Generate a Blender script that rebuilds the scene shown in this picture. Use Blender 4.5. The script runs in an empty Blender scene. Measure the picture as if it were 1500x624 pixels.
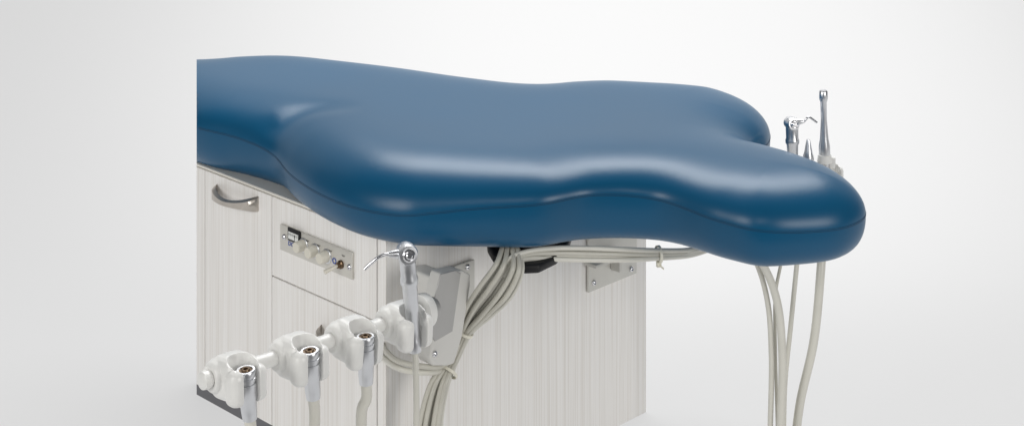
import bpy, bmesh, math, random
import numpy as np
from mathutils import Vector, Matrix, geometry
random.seed(4)
scene=bpy.context.scene
ZOOM=None   # centre px,py and factor ; None for final
# ---------------------------------------------------------------- survey of the photograph
F=2465.0; ZC=1.289
def P(px,py,y): return Vector(((px-750)/F*y, y, ZC-(py+530)/F*y))
def on_z(px,py,z):
    y=F*(ZC-z)/(py+530); return Vector(((px-750)/F*y,y,z))
S2=math.sqrt(.5)
CX,CY=-.18,2.4
def on_front(px,py,o=0.0):
    bx,by=CX-o*S2,CY-o*S2; k=(px-750)/F
    t=(bx-by*k)/(1+k); y=by+t
    return Vector((bx-t,y,ZC-(py+530)/F*y))
def on_end(px,py,o=0.0):
    bx,by=CX+o*S2,CY-o*S2; k=(px-750)/F
    t=(by*k-bx)/(1-k); y=by+t
    return Vector((bx+t,y,ZC-(py+530)/F*y))
def frame(right,up,out,loc):
    M=Matrix.Identity(4)
    for i,v in enumerate((right,up,out)):
        for j in range(3): M[j][i]=v[j]
    M.translation=loc
    return M
R_F=Vector((S2,-S2,0)); O_F=Vector((-S2,-S2,0)); UP=Vector((0,0,1))
R_E=Vector((S2,S2,0)); O_E=Vector((S2,-S2,0))
def FF(loc): return frame(R_F,UP,O_F,loc)
def FE(loc): return frame(R_E,UP,O_E,loc)
def FZ(direction,loc,ref=Vector((0,1,0))):
    z=direction.normalized(); x=ref.cross(z)
    if x.length<1e-4: x=Vector((1,0,0)).cross(z)
    x.normalize(); y=z.cross(x)
    return frame(x,y,z,loc)
# ---------------------------------------------------------------- materials
def mat(name,col,rough=.5,metal=0,spec=.5,bump=None,coat=0,var=None,emit=None):
    m=bpy.data.materials.new(name); m.use_nodes=True
    nt=m.node_tree; b=nt.nodes['Principled BSDF']
    b.inputs['Base Color'].default_value=(*col,1); b.inputs['Roughness'].default_value=rough
    b.inputs['Metallic'].default_value=metal; b.inputs['Specular IOR Level'].default_value=spec
    b.inputs['Coat Weight'].default_value=coat
    tc=nt.nodes.new('ShaderNodeTexCoord')
    if var:
        n=nt.nodes.new('ShaderNodeTexNoise'); n.inputs['Scale'].default_value=var[0]; n.inputs['Detail'].default_value=4
        nt.links.new(tc.outputs['Object'],n.inputs['Vector'])
        r=nt.nodes.new('ShaderNodeValToRGB')
        a=var[1]
        r.color_ramp.elements[0].color=(*[c*(1-a) for c in col],1); r.color_ramp.elements[1].color=(*[min(1,c*(1+a)) for c in col],1)
        r.color_ramp.elements[0].position=.3; r.color_ramp.elements[1].position=.7
        nt.links.new(n.outputs['Fac'],r.inputs['Fac']); nt.links.new(r.outputs['Color'],b.inputs['Base Color'])
        mr=nt.nodes.new('ShaderNodeMapRange'); mr.inputs['To Min'].default_value=rough*.85; mr.inputs['To Max'].default_value=rough*1.15
        nt.links.new(n.outputs['Fac'],mr.inputs['Value']); nt.links.new(mr.outputs['Result'],b.inputs['Roughness'])
    if bump:
        n=nt.nodes.new('ShaderNodeTexNoise'); n.inputs['Scale'].default_value=bump[0]; n.inputs['Detail'].default_value=3
        nt.links.new(tc.outputs['Object'],n.inputs['Vector'])
        bp=nt.nodes.new('ShaderNodeBump'); bp.inputs['Strength'].default_value=bump[1]; bp.inputs['Distance'].default_value=bump[2]
        nt.links.new(n.outputs['Fac'],bp.inputs['Height']); nt.links.new(bp.outputs['Normal'],b.inputs['Normal'])
    return m
VINYL=mat('blue_vinyl',(.0003,.074,.166),.33,spec=.36,var=(3,.06),bump=(900,.12,.0006))
SEAM=mat('dark_seam',(.001,.030,.075),.5)
THREAD=mat('thread',(.002,.030,.075),.6)
PLASTIC=mat('white_plastic',(.79,.785,.76),.32,var=(30,.02))
HOSE=mat('hose_grey',(.66,.645,.58),.34,var=(20,.04))
HOSED=mat('hose_darker',(.56,.545,.48),.36,var=(20,.05))
STEEL=mat('satin_steel',(.70,.71,.73),.32,metal=1,var=(60,.04))
CHROME=mat('chrome',(.75,.75,.77),.15,metal=1)
BRASS=mat('brass',(.16,.11,.07),.3,metal=1)
BRONZE=mat('brushed_nickel',(.55,.51,.46),.36,metal=1,var=(50,.08))
CASTAL=mat('cast_arm',(.44,.435,.425),.42,metal=.35,var=(40,.03),bump=(700,.1,.0003))
CASTL=mat('cast_arm_light',(.66,.65,.62),.4)
PLATE=mat('bracket_plate',(.60,.59,.55),.4,metal=.2,var=(40,.03))
PANEL=mat('control_plate',(.62,.60,.55),.35,metal=.35,var=(60,.03))
KNOB=mat('knob',(.70,.67,.58),.4)
BLACK=mat('black_plastic',(.012,.012,.013),.5,spec=.3)
DARK=mat('dark_hole',(.02,.02,.02),.7)
TOE=mat('toe_kick',(.13,.13,.14),.5,var=(20,.06))
GLASS=mat('gauge_face',(.75,.76,.74),.15)
BLUE=mat('logo_blue',(.01,.06,.35),.4)
TIE=mat('nylon_tie',(.80,.77,.66),.4)
TRIM=mat('edge_trim',(.76,.73,.67),.4)
def laminate(name,k):
    m=bpy.data.materials.new(name); m.use_nodes=True; nt=m.node_tree; b=nt.nodes['Principled BSDF']
    tc=nt.nodes.new('ShaderNodeTexCoord')
    mp=nt.nodes.new('ShaderNodeMapping'); mp.inputs['Rotation'].default_value=(0,0,math.radians(45)); 
    nt.links.new(tc.outputs['Object'],mp.inputs['Vector'])
    def noise(sx,sz,det,dist=0):
        v=nt.nodes.new('ShaderNodeVectorMath'); v.operation='MULTIPLY'; v.inputs[1].default_value=(sx,sx,sz)
        nt.links.new(mp.outputs['Vector'],v.inputs[0])
        n=nt.nodes.new('ShaderNodeTexNoise'); n.inputs['Scale'].default_value=1; n.inputs['Detail'].default_value=det; n.inputs['Distortion'].default_value=dist
        nt.links.new(v.outputs[0],n.inputs['Vector']); return n
    a=noise(360,3,3); c=noise(80,1.0,2,.1); d=noise(1000,20,2)
    def ramp(n,p0,c0,p1,c1):
        r=nt.nodes.new('ShaderNodeValToRGB'); e=r.color_ramp.elements
        e[0].position=p0;e[0].color=(*c0,1);e[1].position=p1;e[1].color=(*c1,1)
        nt.links.new(n.outputs['Fac'],r.inputs['Fac']); return r
    r1=ramp(a,.30,(.79*k,.76*k,.72*k),.54,(.89*k,.872*k,.85*k))
    r2=ramp(c,.30,(.95,.945,.935),.62,(1,1,1))
    r3=ramp(d,.25,(.965,.965,.96),.6,(1,1,1))
    def mul(x,y):
        mx=nt.nodes.new('ShaderNodeMix'); mx.data_type='RGBA'; mx.blend_type='MULTIPLY'; mx.inputs[0].default_value=1
        nt.links.new(x,mx.inputs[6]); nt.links.new(y,mx.inputs[7]); return mx.outputs[2]
    o=mul(mul(r1.outputs['Color'],r2.outputs['Color']),r3.outputs['Color'])
    nt.links.new(o,b.inputs['Base Color']); b.inputs['Roughness'].default_value=.42
    bp=nt.nodes.new('ShaderNodeBump'); bp.inputs['Strength'].default_value=.12; bp.inputs['Distance'].default_value=.0003
    nt.links.new(a.outputs['Fac'],bp.inputs['Height']); nt.links.new(bp.outputs['Normal'],b.inputs['Normal'])
    return m
LAM=laminate('woodgrain_laminate',1.0)
# ---------------------------------------------------------------- object helpers
WM={}
def link(name,data,parent=None,M=None,label=None,category=None,group=None,kind=None):
    o=bpy.data.objects.new(name,data); scene.collection.objects.link(o)
    M=M or Matrix.Identity(4)
    o.matrix_basis=M; WM[o.name]=M.copy()
    if parent: o.parent=parent; o.matrix_parent_inverse=WM[parent.name].inverted()
    for k,v in (('label',label),('category',category),('group',group),('kind',kind)):
        if v: o[k]=v
    return o
def empty(name,loc,label,category,group=None):
    e=link(name,None,None,Matrix.Translation(loc),label,category,group); e.empty_display_size=.02; return e
def fin(bm,name,m,smooth=True,angle=40):
    me=bpy.data.meshes.new(name)
    bmesh.ops.recalc_face_normals(bm,faces=bm.faces)
    for f in bm.faces: f.smooth=smooth
    if smooth:
        a=math.radians(angle)
        for e in bm.edges:
            if len(e.link_faces)==2 and e.calc_face_angle(0)>a: e.smooth=False
    bm.to_mesh(me); bm.free(); me.materials.append(m); return me
CUTN=Vector((1,462/F,0))
def cut(bm):
    r=bmesh.ops.bisect_plane(bm,geom=bm.verts[:]+bm.edges[:]+bm.faces[:],plane_co=(0,0,0),plane_no=CUTN,clear_inner=True)
    ed=[e for e in bm.edges if e.is_boundary]
    if ed: 
        bmesh.ops.triangle_fill(bm,edges=ed,use_beauty=True)
def bm_box(w,h,d,bev=.001,seg=2,c=(0,0,0)):
    bm=bmesh.new(); bmesh.ops.create_cube(bm,size=1,matrix=Matrix.Translation(c)@Matrix.Diagonal((w,h,d,1)))
    if bev: bmesh.ops.bevel(bm,geom=bm.edges[:],offset=bev,segments=seg,profile=.5,affect='EDGES')
    return bm
def bm_prism(pts,d,bev=.001,seg=2,z0=0):
    bm=bmesh.new(); vs=[bm.verts.new((x,y,z0)) for x,y in pts]; f=bm.faces.new(vs)
    r=bmesh.ops.extrude_face_region(bm,geom=[f]); bmesh.ops.translate(bm,vec=(0,0,d),verts=[v for v in r['geom'] if isinstance(v,bmesh.types.BMVert)])
    bmesh.ops.recalc_face_normals(bm,faces=bm.faces)
    if bev:
        ed=[e for e in bm.edges if len(e.link_faces)==2 and e.calc_face_angle(0)>.5]
        bmesh.ops.bevel(bm,geom=ed,offset=bev,segments=seg,profile=.5,affect='EDGES')
    return bm
def bm_lathe(prof,n=32,cap=True):
    bm=bmesh.new(); rings=[]
    for r,z in prof:
        if r<1e-6: rings.append([bm.verts.new((0,0,z))])
        else: rings.append([bm.verts.new((r*math.cos(2*math.pi*i/n),r*math.sin(2*math.pi*i/n),z)) for i in range(n)])
    for a,b in zip(rings,rings[1:]):
        for i in range(n):
            j=(i+1)%n
            if len(a)==1 and len(b)==1: continue
            if len(a)==1: bm.faces.new((a[0],b[i],b[j]))
            elif len(b)==1: bm.faces.new((a[i],a[j],b[0]))
            else: bm.faces.new((a[i],a[j],b[j],b[i]))
    if cap:
        for q in (rings[0],rings[-1]):
            if len(q)>1: bm.faces.new(q)
    return bm
def catmull(pts,per=10,closed=False):
    P_=[Vector(p) for p in pts]; n=len(P_); out=[]
    rng=range(n) if closed else range(n-1)
    for i in rng:
        if closed: p0,p1,p2,p3=P_[(i-1)%n],P_[i],P_[(i+1)%n],P_[(i+2)%n]
        else:
            p1,p2=P_[i],P_[i+1]; p0=P_[i-1] if i>0 else p1*2-p2; p3=P_[i+2] if i+2<n else p2*2-p1
        t1=max((p1-p0).length,1e-6)**.5;t2=max((p2-p1).length,1e-6)**.5;t3=max((p3-p2).length,1e-6)**.5
        for k in range(per):
            t=k/per
            m1=((p1-p0)/t1-(p2-p0)/(t1+t2)+(p2-p1)/t2)*t2
            m2=((p2-p1)/t2-(p3-p1)/(t2+t3)+(p3-p2)/t3)*t2
            out.append(p1*(2*t**3-3*t*t+1)+m1*(t**3-2*t*t+t)+p2*(-2*t**3+3*t*t)+m2*(t**3-t*t))
    if not closed: out.append(P_[-1].copy())
    return out
def bm_tube(pts,r,n=14,per=10,smoothc=True,bm=None):
    c=catmull(pts,per) if smoothc else [Vector(p) for p in pts]
    bm=bm or bmesh.new(); rings=[]; N=len(c)
    T=[(c[min(i+1,N-1)]-c[max(i-1,0)]).normalized() for i in range(N)]
    x=T[0].orthogonal().normalized()
    for i in range(N):
        x=(x-T[i]*x.dot(T[i])).normalized(); y=T[i].cross(x)
        rr=r(i/(N-1)) if callable(r) else r
        rings.append([bm.verts.new(c[i]+(x*math.cos(2*math.pi*k/n)+y*math.sin(2*math.pi*k/n))*rr) for k in range(n)])
    for a,b in zip(rings,rings[1:]):
        for k in range(n): bm.faces.new((a[k],a[(k+1)%n],b[(k+1)%n],b[k]))
    bm.faces.new(rings[0]); bm.faces.new(rings[-1]); return bm
def tube_obj(name,pts,r,m,parent=None,loc=None,**kw):
    loc=Vector(pts[0]) if loc is None else loc
    bm=bm_tube([Vector(p)-loc for p in pts],r)
    return link(name,fin(bm,name,m,angle=60),parent,Matrix.Translation(loc),**kw)
# ---------------------------------------------------------------- backdrop
bm=bmesh.new()
prof=[(1.55,0),(2,0),(2.7,0),(3.4,0)]
for i in range(1,25):
    a=math.radians(90*i/24); prof.append((3.4+1.6*math.sin(a),1.6-1.6*math.cos(a)))
prof+=[(5.0,3.0),(5.0,4.5)]
rows=[[bm.verts.new((x,y,z)) for y,z in prof] for x in np.linspace(-5,5,13)]
for a,b in zip(rows,rows[1:]):
    for i in range(len(prof)-1): bm.faces.new((a[i],b[i],b[i+1],a[i+1]))
BACK=mat('backdrop_glow',(.16,.16,.16),.9,spec=.1)
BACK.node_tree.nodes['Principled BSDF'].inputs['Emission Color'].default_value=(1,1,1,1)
BACK.node_tree.nodes['Principled BSDF'].inputs['Emission Strength'].default_value=.565  # even glow added to the sweep so cast shadows on the floor stay weak
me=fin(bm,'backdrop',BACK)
link('backdrop',me,kind='structure',label='seamless pale grey studio backdrop sweep with added glow',category='backdrop')
# ---------------------------------------------------------------- bench
bench=empty('dental_bench',Vector((CX+.1,CY+.3,0)),'blue upholstered dental bench on a pale woodgrain laminate cabinet','dental bench')
ZB=.431; ZT=.551
near=[((288,188),.504),((340,201),.502),((380,216),.497),((402,230),.491),((424,256),.484),((465,284),.482),((520,306),.482),((590,317),.484),((640,313),.490),((700,307),.497),((790,301),.503),((870,287),.506),((960,293),.502),((1050,324),.495),((1110,339),.492),((1180,341),.488),((1240,334),.487),((1268,318),.488)]
ctrl=[]
for (px,py),z in near:
    v=on_z(px,py,z); ctrl.append((v.x,v.y,z))
right=[(.492,2.365),(.477,2.425),(.440,2.485),(.402,2.528),(.370,2.562),(.374,2.605),(.401,2.648),(.415,2.71),(.402,2.78),(.358,2.845)]
ctrl+=[(x,y,.49) for x,y in right]
far=[(1010,121),(960,118),(890,115),(830,117),(785,120),(700,112),(600,98),(520,88),(450,80),(400,78),(340,80),(288,84)]
for px,py in far:
    v=on_z(px,py,.543); ctrl.append((v.x,v.y+.048,.49))
ctrl+=[(-.72,3.06,.49),(-.86,3.06,.49),(-.80,2.96,.495),(-.66,2.85,.502)]
C=catmull(ctrl,30,closed=True)
L=[0.0]
for a,b in zip(C,C[1:]+C[:1]): L.append(L[-1]+(b-a).length)
NB=760; arr=np.array([[*c] for c in C+[C[0]]]); Ls=np.array(L); ss=np.linspace(0,Ls[-1],NB,endpoint=False)
B=np.stack([np.interp(ss,Ls,arr[:,i]) for i in range(3)],1)
for _ in range(3): B=.25*np.roll(B,1,0)+.5*B+.25*np.roll(B,-1,0)
Bxy=B[:,:2]; T=np.roll(Bxy,-1,0)-np.roll(Bxy,1,0); T/=np.linalg.norm(T,axis=1)[:,None]
area_=.5*np.sum(Bxy[:,0]*np.roll(Bxy[:,1],-1)-np.roll(Bxy[:,0],-1)*Bxy[:,1])
NI=np.stack([-T[:,1],T[:,0]],1)*(1 if area_>0 else -1)
def dist(Q):
    out=np.empty(len(Q)); zs=np.empty(len(Q))
    A0=Bxy; A1=np.roll(Bxy,-1,0); D=A1-A0; DD=(D**2).sum(1)
    for i in range(0,len(Q),1000):
        q=Q[i:i+1000,None,:]; w=q-A0[None]; t=np.clip((w*D[None]).sum(2)/DD[None],0,1)
        e=w-t[...,None]*D[None]; d2=(e**2).sum(2); out[i:i+1000]=np.sqrt(d2.min(1))
        ww=1/(d2+1e-7)**2; zs[i:i+1000]=(ww*B[None,:,2]).sum(1)/ww.sum(1)
    return out,zs
def inside(Q):
    r=np.zeros(len(Q),bool); x,y=Q[:,0],Q[:,1]
    for i in range(NB):
        x0,y0=Bxy[i];x1,y1=Bxy[(i+1)%NB]
        c=((y0>y)!=(y1>y)); 
        if c.any():
            xi=(x1-x0)*(y-y0)/((y1-y0) if abs(y1-y0)>1e-12 else 1e-12)+x0
            r^=c&(x<xi)
    return r
rings=[.0002,.0007,.0015,.0026,.0045,.007,.010,.014,.0185,.0235,.029,.035,.042,.05,.059,.069,.08,.092,.105,.12]
pts=[Bxy]
for k,s in enumerate(rings):
    q=Bxy+NI*s
    if s>.02: q=q[(k%2)::2]
    d,_=dist(q); pts.append(q[(d>s*.985)])
gx,gy=np.meshgrid(np.arange(-.9,.55,.011),np.arange(2.15,3.12,.011)); gx=gx+((np.arange(gx.shape[0])%2)*.0055)[:,None]
g=np.stack([gx.ravel(),gy.ravel()],1); g=g[inside(g)]; d,_=dist(g); pts.append(g[d>.127])
Q=np.concatenate(pts)
r=geometry.delaunay_2d_cdt([Vector(q) for q in Q],[(i,(i+1)%NB) for i in range(NB)],[],1,1e-6)
V=np.array([[*v] for v in r[0]]); FA=[tuple(f) for f in r[2]]
d,zs=dist(V); bd=d<2e-5
AT=.150; AB=.052
# soft minimum keeps the inner part free of ridges
t=d/AT; t=np.where(t<.6,t,.6+.4*(1-np.exp(-(t-.6)/.4))); t=np.clip(t,0,1); ft=np.clip(1-(1-t)**2.8,0,1)**.5
zt=ZT+.003*np.sin(V[:,0]*5+1)*np.cos(V[:,1]*6)
# sculpted fold that curves round the shoulder where the narrow part widens
fold=[on_z(px,py,z) for (px,py),z in (((392,226),.486),((396,204),.51),((404,186),.53),((422,172),.54),((450,163),.545),((490,160),.548),((530,161),.548))]
fold=catmull([Vector((p.x,p.y,0)) for p in fold],8); fl=len(fold)
FP=np.array([[p.x,p.y] for p in fold]); dd=np.sqrt(((V[:,None,:]-FP[None])**2).sum(2)); gi=dd.argmin(1)/(fl-1); gd=dd.min(1)
gro=.012*np.exp(-(gd/.026)**2)*np.clip(np.cos(gi*math.pi/2),0,1)**1.0
zt=zt-gro
ztop=zs+(zt-zs)*ft
tb=np.clip(d/AB,0,1); fb=np.clip(1-(1-tb)**2.4,0,1)**(1/2.3); zbot=zs-(zs-ZB)*fb
bm=bmesh.new()
vt=[bm.verts.new((x,y,z)) for (x,y),z in zip(V,np.where(bd,zs,ztop))]
vb=[vt[i] if bd[i] else bm.verts.new((V[i][0],V[i][1],zbot[i])) for i in range(len(V))]
for f in FA:
    try: bm.faces.new([vt[i] for i in f])
    except: pass
    try: bm.faces.new([vb[i] for i in reversed(f)])
    except: pass
cut(bm)
cushion=link('cushion',fin(bm,'cushion',VINYL,angle=75),bench,label='thick blue vinyl cushion with rounded winged end')
def bcut(p): return p.dot(CUTN)>0.0005
NO=-NI
welt=[Vector((B[i,0],B[i,1],B[i,2])) for i in range(NB)]
k0=[i for i in range(NB) if bcut(welt[i])]
st=next(i for i in range(NB) if bcut(welt[i]) and not bcut(welt[i-1]))
run=[(st+j)%NB for j in range(len(k0))]
bm=bm_tube([welt[i]+Vector((NI[i,0],NI[i,1],0))*.0001 for i in run],.00045,n=6,smoothc=False)
link('seam',fin(bm,'seam',SEAM),cushion)
bm=bmesh.new()
for a,b in zip(run,run[1:]):
    pa,pb=welt[a],welt[b]; 
    for tt in (.05,.55):
        p=pa.lerp(pb,tt); q=pa.lerp(pb,tt+.28); n=Vector((NO[a,0],NO[a,1],0))
        up=Vector((0,0,.0022)); o=n*.0
        bm_tube([p+up+o,q+up+o],.00045,n=5,smoothc=False,bm=bm)
link('stitching',fin(bm,'stitching',THREAD),cushion)
# cabinet ----------------------------------------------------------
def uv(u,v,z): return Vector((CX-u*S2+v*S2,CY+u*S2+v*S2,z))
def world_box(name,m,u0,u1,v0,v1,z0,z1,parent,bev=.001,docut=True,label=None):
    """u: distance back along the drawer face, v: distance along end face"""
    bm=bmesh.new(); c=uv((u0+u1)/2,(v0+v1)/2,(z0+z1)/2)
    M=frame(R_F,R_E,UP,c)@Matrix.Diagonal((abs(u1-u0),abs(v1-v0),z1-z0,1))
    bmesh.ops.create_cube(bm,size=1,matrix=M)
    if bev: bmesh.ops.bevel(bm,geom=bm.edges[:],offset=bev,segments=2,profile=.5,affect='EDGES')
    if docut: cut(bm)
    return link(name,fin(bm,name,m,smooth=False),parent,label=label)
def world_prism(name,m,poly,z0,z1,parent,label=None):
    bm=bm_prism([tuple(uv(u,v,0))[:2] for u,v in poly],z1-z0,.001,1,z0=z0); cut(bm)
    return link(name,fin(bm,name,m,smooth=False),parent,label=label)
W=.571; ZP=.078; ZTOP=.432
cab=world_prism('cabinet_body',LAM,[(.019,.020),(1.2,.020),(1.2,.05),(.45,.12),(.019,W)],ZP,ZTOP-.001,bench,label='pale streaked laminate cabinet carcass')
world_box('end_panel',LAM,0,.0185,0.0,W,0.0,ZTOP,cab,label='pale laminate end panel')
world_prism('toe_kick',TOE,[(.019,.078),(1.2,.078),(1.2,.09),(.5,.11),(.019,W-.01)],0,ZP-.001,cab)
world_prism('edge_trim',TRIM,[(-.0015,-.0015),(1.2,-.0015),(1.2,.06),(.4,.13),(.03,W),(-.0015,W)],ZTOP+.0005,ZTOP+.0045,cab)
def ucoord(p): return ((CX-p.x)+(p.y-CY))*S2
dl=on_front(398,398); u_dl=ucoord(dl); z_dl=dl.z; u_r=.0205
zl=on_front(570,490).z
zdr=(z_dl+zl)/2+.002
world_box('control_front',LAM,u_r,u_dl-.0007,0,.019,zdr+.0010,ZTOP-.002,cab)
world_box('drawer_front',LAM,u_r,u_dl-.0007,0,.019,ZP,zdr-.0010,cab,label='pale laminate drawer front')
u2=ucoord(on_front(300,450))
world_box('door_front',LAM,u_dl+.0005,u2-.0007,0.0,.019,ZP,ZTOP-.002,cab,label='pale laminate cabinet door')
world_box('door_front',LAM,u2+.0005,1.2,0.0,.019,ZP,ZTOP-.002,cab)
def pull(a,b,name='handle'):
    M=FF(a); L_=(b-a).length; 
    bm=bmesh.new(); N=22
    for i in range(N+1):
        t=i/N; x=L_*t; out=.022*math.sin(math.pi*t)**.55+.001; hw=.0058+.007*(abs(t-.5)*2)**2.0
        th=.0028+.002*(abs(t-.5)*2)**3
        y=(b.z-a.z)*t-.004*math.sin(math.pi*t)
        for (dy,dz) in ((-hw,-th),(-hw*.6,th),(hw*.6,th),(hw,-th)): bm.verts.new((x,y+dy,out+dz))
    bm.verts.ensure_lookup_table()
    for i in range(N):
        for k in range(4):
            bm.faces.new((bm.verts[4*i+k],bm.verts[4*i+(k+1)%4],bm.verts[4*i+4+(k+1)%4],bm.verts[4*i+4+k]))
    bm.faces.new([bm.verts[k] for k in range(4)]); bm.faces.new([bm.verts[4*N+k] for k in range(4)])
    bmesh.ops.bevel(bm,geom=[e for e in bm.edges if e.calc_face_angle(0)>.4],offset=.001,segments=2,affect='EDGES')
    return link(name,fin(bm,name,BRONZE,angle=60),cab,M,label='curved brushed nickel drawer pull')
pull(on_front(317,280),on_front(379,299))
pull(on_front(470,486),on_front(530,512))
# control panel ----------------------------------------------------
p0=on_front(413,325);p1=on_front(519,371);p2=on_front(519,412)
pc=on_front(413,362)
wid=(Vector((p1.x,p1.y,0))-Vector((p0.x,p0.y,0))).length; hei=.5*((p0.z-pc.z)+(p1.z-p2.z))
zc=.25*(p0.z+pc.z+p1.z+p2.z); cen=(p0+p1)/2; cen.z=zc
MP=FF(cen)
cp=link('control_panel',fin(bm_box(wid,hei,.004,.0012,2,(0,0,.002)),'control_panel',PANEL,angle=30),bench,MP,label='brushed metal control panel with gauge and knobs')
def pl(px,py,o=.004):
    w=on_front(px,py,o); return MP.inverted()@w
def sub(name,bm,m,p,ang=40,par=None,rot=None,MM=None,label=None):
    MM=MM or MP; M=MM@Matrix.Translation(p)
    if rot: M=M@rot
    return link(name,fin(bm,name,m,angle=ang),par or cp,M,label=label)
def screw(par,M):
    bm=bm_lathe([(.0045,0),(.0045,.0008),(.0036,.0022),(.0022,.0028),(.0022,.0012),(0,.0012)],20)
    return link('screw',fin(bm,'screw',CHROME),par,M)
g=pl(432,345); g.z=.0042
fr=sub('gauge',bm_box(.030,.020,.003,.001,2,(0,0,.001)),BLACK,g)
link('gauge_face',fin(bm_box(.024,.011,.001,.0002,1),'gauge_face',GLASS),fr,MP@Matrix.Translation(g+Vector((0,-.001,.0031))))
def merge(bm,b2):
    me_=bpy.data.meshes.new('t'); b2.to_mesh(me_); b2.free(); bm.from_mesh(me_); bpy.data.meshes.remove(me_)
bm=bmesh.new()
for i in range(9): merge(bm,bm_box(.0005,.004 if i%2==0 else .0025,.0003,0,1,((i-4)*.0025,.002,0)))
merge(bm,bm_box(.0008,.008,.0004,0,1,(.004,-.001,0)))
link('gauge_scale',fin(bm,'gauge_scale',DARK,smooth=False),fr,MP@Matrix.Translation(g+Vector((0,-.001,.0038))))
for px,py in ((447,363),(464,371),(481,379)):
    q=pl(px-2,py-4); q.z=.004
    bm=bm_lathe([(.0092,0),(.0092,.001),(.0088,.003),(.0084,.014),(.0074,.0155),(0,.016)],28)
    kn=sub('knob',bm,KNOB,q)
    link('knob_collar',fin(bm_lathe([(.0108,0),(.0108,.0012),(.0098,.0018),(0,.0018)],28),'knob_collar',STEEL),kn,MP@Matrix.Translation(q+Vector((0,0,.0001))))
q=pl(500,387); q.z=.004
tg=sub('toggle_switch',bm_lathe([(.0062,0),(.0062,.003),(.0045,.004),(.0042,.008),(0,.008)],20),BRASS,q)
bm=bm_tube([Vector((0,0,.006)),Vector((-.003,-.003,.016)),Vector((-.006,-.006,.027))],lambda t:.0020+.0014*t,n=10,per=5)
sub('toggle_lever',bm,KNOB,q,par=tg)
for px,py in ((416.5,347),(512,391)):
    q=pl(px,py); q.z=.0041; screw(cp,MP@Matrix.Translation(q))
def text(body,size,m,par,M,name):
    c=bpy.data.curves.new(name,'FONT'); c.body=body; c.size=size; c.extrude=.0002; c.align_x='CENTER'; c.align_y='CENTER'
    o=bpy.data.objects.new('tmp',c); scene.collection.objects.link(o)
    me_=bpy.data.meshes.new_from_object(o.evaluated_get(bpy.context.evaluated_depsgraph_get())); bpy.data.objects.remove(o)
    me_.materials.clear(); me_.materials.append(m); return link(name,me_,par,M)
q=pl(427,358); q.z=.0043
text('DCI',.0095,BLUE,cp,MP@Matrix.Translation(q),'logo')
for px,py in ((450,352),(467,359),(484,367),(503,374)):
    q=pl(px,py); bm=bmesh.new()
    for k,wd in enumerate((.008,.005)): merge(bm,bm_box(wd,.0007,.0002,0,1,(0,-k*.0014,0)))
    q.z=.0042
    link('panel_mark',fin(bm,'panel_mark',DARK,smooth=False),cp,MP@Matrix.Translation(q))
q=pl(490,382); q.z=.0042
sub('indicator_ring',bm_lathe([(.0045,0),(.0045,.0006),(.0030,.0006),(.0030,0)],24,cap=False),BLUE,q)
# brackets on end face ----------------------------------------------
a=on_end(606,411,.004); b=on_end(694,379,.004); c=on_end(694,487,.004)
w_=(Vector((b.x-a.x,b.y-a.y,0))).length; h_=b.z-c.z
cen=(a+b)/2; cen.z=(a.z+b.z)/2-h_/2
ME=FE(cen)
br=link('mounting_bracket',fin(bm_box(w_,h_,.005,.0015,2),'mounting_bracket',PLATE,angle=30),bench,ME,label='flat grey mounting plate screwed to end panel')
for px,py in ((614,413),(685,391),(689,476)):
    screw(br,FE(on_end(px,py,.0070)))
a=on_end(860,384,.004); c=on_end(861,424,.004); b=on_end(931,404,.004)
w_=(Vector((b.x-a.x,b.y-a.y,0))).length; zlo=(c.z+b.z)/2
cen=(c+b)/2; hh=ZTOP-.004-zlo; cen.z=zlo+hh/2
br2=link('mounting_bracket',fin(bm_box(w_,hh,.005,.0015,2),'mounting_bracket',PLATE,angle=30),bench,FE(cen),label='small grey support plate screwed below the cushion')
for px,py in ((870,414),(925,394)): screw(br2,FE(on_end(px,py,.0070)))
link('flange',fin(bm_box(w_*.6,.006,.026,.0012,2),'flange',PLATE,angle=30),br2,FE(on_end(886,380,.017)))
link('gusset',fin(bm_prism([(-.003,0),(.003,0),(.003,-.018),(-.003,-.018)],.020,.0008,1),'gusset',PLATE,angle=30),br2,FE(on_end(896,378,.007)))
# black support housing
ph=[(712,346),(714,370),(722,384),(745,392),(768,400),(790,399),(816,386),(832,370),(840,346)]
pw=[on_z(x,y,.399) for x,y in ph]; pw+=[Vector((pw[-1].x-.0,pw[-1].y+.10,0)),Vector((pw[0].x+.02,pw[0].y+.10,0))]
o0=sum(pw,Vector())/len(pw); 
bm=bm_prism([(p.x-o0.x,p.y-o0.y) for p in pw],.013,.004,3)
link('support_housing',fin(bm,'support_housing',BLACK,angle=50),bench,Matrix.Translation((o0.x,o0.y,.397)),label='black rounded housing under the cushion')
link('support_neck',fin(bm_prism([((p.x-o0.x)*.8,(p.y-o0.y)*.8) for p in pw],.026,.002,1),'support_neck',BLACK,angle=50),bench,Matrix.Translation((o0.x,o0.y,.408)))
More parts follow.
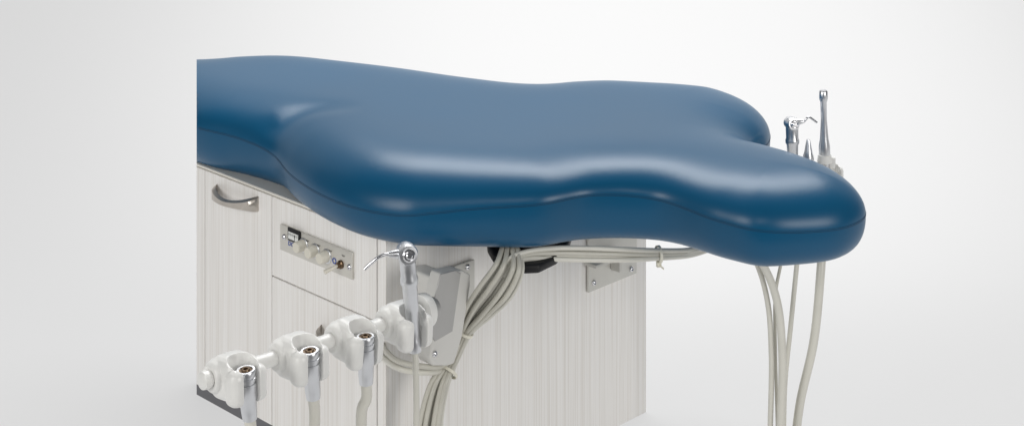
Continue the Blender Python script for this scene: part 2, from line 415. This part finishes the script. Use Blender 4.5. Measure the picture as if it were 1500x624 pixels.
# ---------------------------------------------------------------- holder arm
P4=P(590,465,2.26); P1=P(343,543,2.066); dirR=(P1-P4).normalized()
arm=empty('instrument_arm',on_end(650,470,.05),'grey swing arm with bar carrying four white instrument holders','instrument holder')
pa=[(641,399),(668,392),(679,398),(679,412),(667,488),(655,528),(645,531),(624,531),(619,520),(623,485),(630,440)]
wp=[on_end(x,y,.095) for x,y in pa]; o0=wp[8]; MA=FE(o0); inv=MA.inverted()
lp=[inv@p for p in wp]
armb=link('arm_body',fin(bm_prism([(p.x,p.y) for p in lp],.030,.003,3,z0=-.015),'arm_body',CASTL,angle=50),arm,MA,label='light grey cast metal arm')
pin=[(645,402),(667,396),(675,400),(663,485),(637,500),(629,486),(636,440)]
ilp=[inv@on_end(x,y,.1115) for x,y in pin]
link('arm_inlay',fin(bm_prism([(p.x,p.y) for p in ilp],.002,.0006,1,z0=.0148),'arm_inlay',CASTAL,angle=40),armb,MA)
link('arm_foot',fin(bm_box(.03,.040,.074,.004,3,(0,0,-.037)),'arm_foot',CASTL,angle=50),armb,FE(on_end(662,430,.081)))
screw(armb,FE(on_end(637,518,.1105)))
ra=P4-dirR*.040; rb=P4+dirR*((P1-P4).length+.048)
MR=FZ(dirR,ra); Lr=(rb-ra).length
bm=bm_lathe([(.009,0),(.0092,.001),(.0092,Lr-.012),(.0105,Lr-.011),(.0110,Lr-.006),(.0104,Lr-.001),(.007,Lr+.001),(0,Lr+.001)],32)
link('bar',fin(bm,'bar',PLASTIC),arm,MR)
bm=bm_lathe([(0,-.006),(.019,-.006),(.0225,-.003),(.0235,.004),(.0225,.009),(.018,.0115),(.0105,.012)],40)
link('collar',fin(bm,'collar',PLASTIC),arm,FZ(dirR,P4-dirR*.040))
link('collar_pad',fin(bm_lathe([(0,-.012),(.013,-.012),(.015,-.009),(.015,0),(0,0)],36),'collar_pad',CASTAL),arm,FZ(dirR,P4-dirR*.046))
def holder_mesh():
    def tmp(bm,name):
        me_=bpy.data.meshes.new(name); bmesh.ops.recalc_face_normals(bm,faces=bm.faces); bm.to_mesh(me_); bm.free(); o=bpy.data.objects.new(name,me_); scene.collection.objects.link(o); return o
    # local axes: x along bar, y up, z out
    base=tmp(bm_box(.048,.052,.050,.013,4,(0,-.002,.012)),'h0')
    cyl=bm_lathe([(.0,-.029),(.015,-.029),(.018,-.026),(.0215,-.018),(.0215,.018),(.018,.026),(.015,.029),(0,.029)],32)
    bmesh.ops.rotate(cyl,matrix=Matrix.Rotation(math.radians(90),3,'Y'),verts=cyl.verts); o1=tmp(cyl,'h1')
    o2=tmp(bm_box(.054,.044,.026,.011,4,(0,-.008,.034)),'h2')
    cuts=[]
    c=bm_lathe([(0,-.06),(.0130,-.06),(.0130,-.002),(.0175,.008),(.020,.03),(.021,.06),(0,.06)],40); bmesh.ops.rotate(c,matrix=Matrix.Rotation(math.radians(-90),3,'X'),verts=c.verts); bmesh.ops.translate(c,vec=(0,0,.030),verts=c.verts); cuts.append(tmp(c,'c0'))
    cuts.append(tmp(bm_box(.024,.12,.05,.003,2,(0,0,.056)),'c1'))
    c=bm_lathe([(0,-.05),(.017,-.05),(.017,.05),(0,.05)],32); bmesh.ops.rotate(c,matrix=Matrix.Rotation(math.radians(90),3,'Y'),verts=c.verts); bmesh.ops.translate(c,vec=(0,.033,.034),verts=c.verts); cuts.append(tmp(c,'c2'))
    for o in (o1,o2):
        m_=base.modifiers.new('u','BOOLEAN'); m_.operation='UNION'; m_.object=o; m_.solver='EXACT'
    for o in cuts:
        m_=base.modifiers.new('d','BOOLEAN'); m_.operation='DIFFERENCE'; m_.object=o; m_.solver='EXACT'
    m_=base.modifiers.new('r','REMESH'); m_.mode='VOXEL'; m_.voxel_size=.0008; m_.use_smooth_shade=True
    m_=base.modifiers.new('s','SMOOTH'); m_.iterations=5; m_.factor=.5
    bpy.context.view_layer.update()
    me_=bpy.data.meshes.new_from_object(base.evaluated_get(bpy.context.evaluated_depsgraph_get()))
    for o in [base,o1,o2]+cuts: bpy.data.objects.remove(o)
    me_.name='holder'; me_.materials.clear(); me_.materials.append(PLASTIC)
    for p in me_.polygons: p.use_smooth=True
    return me_
HM=holder_mesh()
def on_bar(px):
    k=(px-750)/F
    t=(k*P4.y-P4.x)/(dirR.x-k*dirR.y); return P4+dirR*t
HS=[on_bar(336),on_bar(429),on_bar(510),on_bar(583)]
tilt=[-6,-4,2,0]
HMs=[]
for h,tl in zip(HS,tilt):
    M=frame(-dirR,(UP-dirR*UP.dot(dirR)).normalized(),O_E,h)@Matrix.Rotation(math.radians(tl),4,'X')
    HMs.append(M); link('holder',HM,arm,M)
# ---------------------------------------------------------------- hose couplings held in first three holders
GH='handpiece hoses hanging in the holders'
ends=[[(366,600),(368,640),(358,760)],[(454,577),(460,640),(455,760)],[(535,547),(530,600),(536,750)]]
for i in range(3):
    M=HMs[i]; c0=M@Vector((0,.010,.034))
    lean=(Vector((.10,-1,0)) if i<2 else Vector((.02,-1,0))); dn=(Vector((S2*lean.x*1.0,S2*lean.x,0))+UP*lean.y).normalized()
    e=empty('handpiece_hose',c0,'grey hose with satin steel coupling resting in a white holder','hose',GH)
    MM=FZ(dn,c0)
    bm=bm_lathe([(.0080,.003),(.0085,0),(.0112,0),(.0118,.001),(.0118,.006),(.0106,.0065),(.0106,.009),(.0118,.0095),(.0118,.0130),(.0106,.0135),(.0106,.016),(.0118,.0165),(.0118,.034),(.0104,.037),(.0098,.052),(.0088,.062),(.0072,.063)],32,cap=False)
    link('coupling',fin(bm,'coupling',STEEL,angle=35),e,MM,label='satin steel hose coupling')
    bm=bm_lathe([(.0085,.0012),(.0085,.004),(.0055,.0042),(.0055,.001),(.0045,-.001),(.0030,-.001),(.0030,.005),(0,.005)],28)
    link('fitting',fin(bm,'fitting',BRASS),e,MM)
    s=c0+dn*.061; yd=s.y
    pp=[s,s+dn*.02]+[P(px,py,yd) for px,py in ends[i][1:]]
    pp.append(Vector((pp[-1].x-.01,pp[-1].y,.02)))
    tube_obj('tube',pp,.0072,HOSE,e)
# ---------------------------------------------------------------- syringe in fourth holder
def syringe(loc_head,loc_bot,nozzle_pts,group,hose_pts,label,rb=.0115,sc=1):
    e=empty('air_water_syringe',loc_head,label,'dental syringe',group)
    ax=(loc_bot-loc_head); L_=ax.length; M=FZ(ax,loc_head)
    bm=bm_lathe([(0,-.012*sc),(rb*.75,-.011*sc),(rb*.98,-.004*sc),(rb*1.02,.012*sc),(rb*1.0,.03*sc),(rb*1.12,.034*sc),(rb*1.12,.040*sc),(rb*.95,.044*sc),(rb*.80,L_*.75),(rb*.72,L_-.018*sc),(rb*.80,L_-.016*sc),(rb*.78,L_),(rb*.5,L_+.001)],32)
    link('handle',fin(bm,'handle',STEEL,angle=35),e,M)
    hd=bm_lathe([(0,-.0165*sc),(.010*sc,-.0165*sc),(.0128*sc,-.014*sc),(.0135*sc,-.009*sc),(.0135*sc,.009*sc),(.012*sc,.013*sc),(0,.014*sc)],32)
    hM=FZ(Vector((.25,-1,.15)),loc_head)
    h=link('head',fin(hd,'head',STEEL,angle=40),e,hM)
    bt=bm_lathe([(0,.013*sc),(.0085*sc,.013*sc),(.0085*sc,.0165*sc),(.0068*sc,.0178*sc),(.0068*sc,.0155*sc),(.0045*sc,.0155*sc),(.0045*sc,.019*sc),(.003*sc,.0202*sc),(0,.0202*sc)],28)
    link('button',fin(bt,'button',CHROME,angle=35),h,hM)
    n0,n1=nozzle_pts[0],nozzle_pts[1]
    link('nozzle_collar',fin(bm_lathe([(.0058*sc,-.004),(.006*sc,.004*sc),(.0045*sc,.010*sc),(.0035*sc,.014*sc),(0,.014*sc)],24),'nozzle_collar',STEEL,angle=40),e,FZ(n1-n0,n0))
    tube_obj('nozzle',nozzle_pts,.0024*sc,CHROME,e)
    tube_obj('tube',hose_pts,.0042*sc,HOSE,e)
    return e
h4=HMs[3]@Vector((0,0,.030)); yd=h4.y
head=P(596,371,yd-.005); bot=P(608,514,yd+.004)
syringe(head,bot,[P(585,372,yd-.01),P(565,373,yd-.012),P(553,378,yd-.013),P(534,394,yd-.014)],None,[bot,P(609,540,yd),P(610,600,yd),P(607,700,yd),P(606,760,yd)],'satin metal air water syringe with bent nozzle in white holder',rb=.0108)
# ---------------------------------------------------------------- hose bundle
GB='grey hoses bundled beneath the bench'
def hose(pts,r,m=HOSE,label='thin grey supply hose running under the cushion',group=GB):
    return tube_obj('hose',pts,r,m,label=label,category='hose',group=group)
N=11
for i in range(N):
    f=i/(N-1); j=random.uniform(-1,1); dy=(i%3)*.010-.01
    pts_=[P(742+16*f,338,2.44+dy),P(737+22*f,360,2.395+dy),P(727+38*f+j*2,388+8*f,2.355+dy),P(704+46*f+j*2,420+12*f+j,2.36+dy),P(684+38*f+j*2,452+8*f+j*2,2.375+dy),P(670+20*f,488+j,2.385+dy*.8),P(656+15*f,525,2.37+dy*.8),P(632+24*f+j,562+j*2,2.35+dy),P(615+30*f+j*2,625,2.34+dy),P(608+32*f,720,2.34+dy),P(612+30*f,800,2.34+dy)]
    pts_[-1].z=max(pts_[-1].z,.01)
    hose(pts_,(.0036,.0031,.0040)[i%3],HOSE if i%3 else HOSED)
hose([P(676,505,2.38),P(655,538,2.36),P(620,545,2.33),P(590,541,2.33),P(566,528,2.36),P(556,512,2.40),P(560,498,2.42),P(600,486,2.40)],.0042,label='grey hose looping behind the holder bar')
hose([P(672,505,2.37),P(650,534,2.35),P(618,536,2.32),P(585,529,2.33),P(566,514,2.37),P(562,500,2.41),P(600,484,2.40)],.0038,HOSED,label='grey hose looping behind the holder bar')
for i in range(7):
    f=i/6; j=random.uniform(-1.2,1.2); dy=.006*(i%3)
    hose([P(730+8*f,398+8*f,2.352+dy),P(748+4*f,378+7*f,2.36+dy),P(775,368+11*f,2.375+dy),P(815,364+15*f+j,2.395+dy),P(860,364+16*f+j,2.41+dy),P(915,366+14*f+j,2.43+dy),P(965,367+11*f,2.46+dy),P(1010,366+8*f,2.49),P(1060,354+6*f,2.54),P(1095,352+8*f,2.58)],(.0036,.0030)[i%2],HOSE if i%2==0 else HOSED)
GHG='hoses hanging down at the bench end'
def hang(pts,r,m=HOSE):
    p=[P(*q) for q in pts]; p.append(Vector((p[-1].x,p[-1].y,.012))); hose(p,r,m,'grey hose hanging below the winged cushion end',GHG)
hang([(1085,350,2.58),(1108,385,2.58),(1124,440,2.58),(1130,520,2.58),(1128,640,2.58)],.0042)
hang([(1092,352,2.57),(1120,392,2.57),(1138,440,2.57),(1146,520,2.57),(1143,640,2.57)],.0062)
hang([(1150,340,2.59),(1144,385,2.59),(1136,430,2.59),(1136,520,2.59),(1139,640,2.59)],.0026,HOSED)
hang([(1172,340,2.6),(1167,390,2.6),(1158,480,2.6),(1150,560,2.6),(1148,640,2.6)],.0038)
hang([(1207,250,2.66),(1206,330,2.63),(1202,400,2.6),(1192,500,2.6),(1172,590,2.6),(1165,650,2.6)],.0068)
def tie(p,direc,r,tail=True):
    e=empty('cable_tie',p,'cream nylon cable tie around grey hoses','cable tie','cable ties'); M=FZ(direc,p)
    bm=bm_lathe([(r,-.002),(r+.0012,-.002),(r+.0012,.002),(r,.002)],28,cap=False); link('band',fin(bm,'band',TIE),e,M)
    link('lock',fin(bm_box(.008,.006,.007,.001,2,(r+.003,0,0)),'lock',TIE,angle=30),e,M)
    link('tail',fin(bm_box(.003,.016,.0015,.0005,1,(r+.004,-.009,.001)),'tail',TIE,angle=30),e,M)
tie(P(680,486,2.383),P(664,520,2.37)-P(694,450,2.37),.0125)
tie(P(657,545,2.355),P(640,568,2.34)-P(666,520,2.37),.0125)
tie(P(965,372.5,2.466),Vector((1,.3,0)),.0115)
# ---------------------------------------------------------------- far instrument set
YB=2.66
rh=empty('instrument_arm',P(1185,262,YB),'white instrument holder behind the winged cushion end','instrument holder')
link('bar',fin(bm_lathe([(0,0),(.010,0),(.010,.10),(0,.10)],24),'bar',PLASTIC),rh,FZ(R_E*-1,P(1218,254,YB+.03)))
for px,py in ((1165,266),(1210,250)):
    link('holder',HM,rh,frame(R_E,UP,O_E,P(px-8,py,YB+.01))@Matrix.Scale(.72,4))
syringe(P(1160,181,YB),P(1162,262,YB),[P(1168,179,YB-.005),P(1178,178,YB-.006),P(1184,172,YB-.006),P(1197,180,YB-.008)],None,[P(1162,258,YB),P(1166,300,YB),P(1169,330,YB),P(1172,345,YB)],'satin metal air water syringe standing behind the cushion',rb=.0098,sc=.76)
e=empty('suction_handpiece',P(1207,240,YB),'tall slender satin steel suction handpiece on grey hose','suction handpiece')
bm=bm_lathe([(0,.116),(.0055,.116),(.0068,.114),(.0070,.103),(.0050,.097),(.0048,.070),(.0058,.055),(.0068,.040),(.0090,.028),(.0092,.012),(.0078,.006),(.0078,-.02),(0,-.02)],32)
link('handle',fin(bm,'handle',STEEL,angle=35),e,FZ(P(1206,133,YB)-P(1208,240,YB),P(1208,240,YB)))
link('collar',fin(bm_lathe([(0,0),(.0115,0),(.012,.003),(.0105,.012),(.008,.014),(0,.014)],28),'collar',PLASTIC,angle=35),e,FZ(UP,P(1208,238,YB)))
link('lever',fin(bm_box(.010,.007,.018,.002,2,(.012,0,.004)),'lever',PLASTIC,angle=35),e,FZ(UP,P(1208,242,YB)))
e=empty('saliva_ejector',P(1184,240,YB),'small cone shaped satin metal saliva ejector valve','saliva ejector')
link('cone',fin(bm_lathe([(0,.032),(.0025,.032),(.0035,.028),(.0065,.012),(.0085,.006),(.0085,-.02),(0,-.02)],28),'cone',STEEL,angle=35),e,FZ(UP,P(1184,234,YB)))
link('ring',fin(bm_lathe([(0,0),(.0092,0),(.0092,.003),(0,.003)],28),'ring',CHROME,angle=35),e,FZ(UP,P(1184,234,YB)))
# ---------------------------------------------------------------- light
w=bpy.data.worlds.new('World'); scene.world=w; w.use_nodes=True
w.node_tree.nodes['Background'].inputs['Color'].default_value=(.97,.98,1,1); w.node_tree.nodes['Background'].inputs['Strength'].default_value=.12
def area(name,loc,target,sx,sy,power,col=(1,1,1)):
    l=bpy.data.lights.new(name,'AREA'); l.shape='RECTANGLE'; l.size=sx; l.size_y=sy; l.energy=power; l.color=col
    o=bpy.data.objects.new(name,l); scene.collection.objects.link(o); o.location=loc
    o.rotation_euler=(Vector(target)-Vector(loc)).to_track_quat('-Z','Y').to_euler(); return o
area('overhead_softbox',(.2,3.5,2.1),(.0,2.6,.45),2.0,.8,44)
area('side_softbox',(-2.0,.4,1.3),(-.2,2.5,.3),1.2,1.2,34,(1,.99,.97))
area('end_softbox',(2.0,.3,1.1),(0,2.6,.2),1.0,1.0,29,(1,.985,.96))
area('front_fill',(-.1,-.6,1.9),(0,2.5,.3),1.4,.8,10,(1,.99,.97))  # unseen fill added above the camera to lighten steel and end faces
l=bpy.data.lights.new('backdrop_spot','SPOT'); l.energy=620; l.spot_size=math.radians(54); l.spot_blend=1; l.shadow_soft_size=.3
o=bpy.data.objects.new('backdrop_spot',l); scene.collection.objects.link(o); o.location=(.35,3.5,3.4)
o.rotation_euler=(Vector((.35,4.4,.2))-Vector(o.location)).to_track_quat('-Z','Y').to_euler()
# ---------------------------------------------------------------- camera
cd=bpy.data.cameras.new('camera'); cam=bpy.data.objects.new('camera',cd); scene.collection.objects.link(cam)
cam.location=(0,0,ZC); cam.rotation_euler=(math.radians(90),0,0); cd.sensor_width=36; cd.lens=F/1500*36; cd.shift_y=-842/1500; cd.clip_end=100; cd.clip_start=.05
if ZOOM:
    zx,zy,zf=ZOOM; cd.lens*=zf; cd.shift_x=(zx-750)/1500*zf; cd.shift_y=-(zy+530)/1500*zf
scene.camera=cam
scene.view_settings.view_transform='Standard'; scene.view_settings.look='None'; scene.view_settings.exposure=0
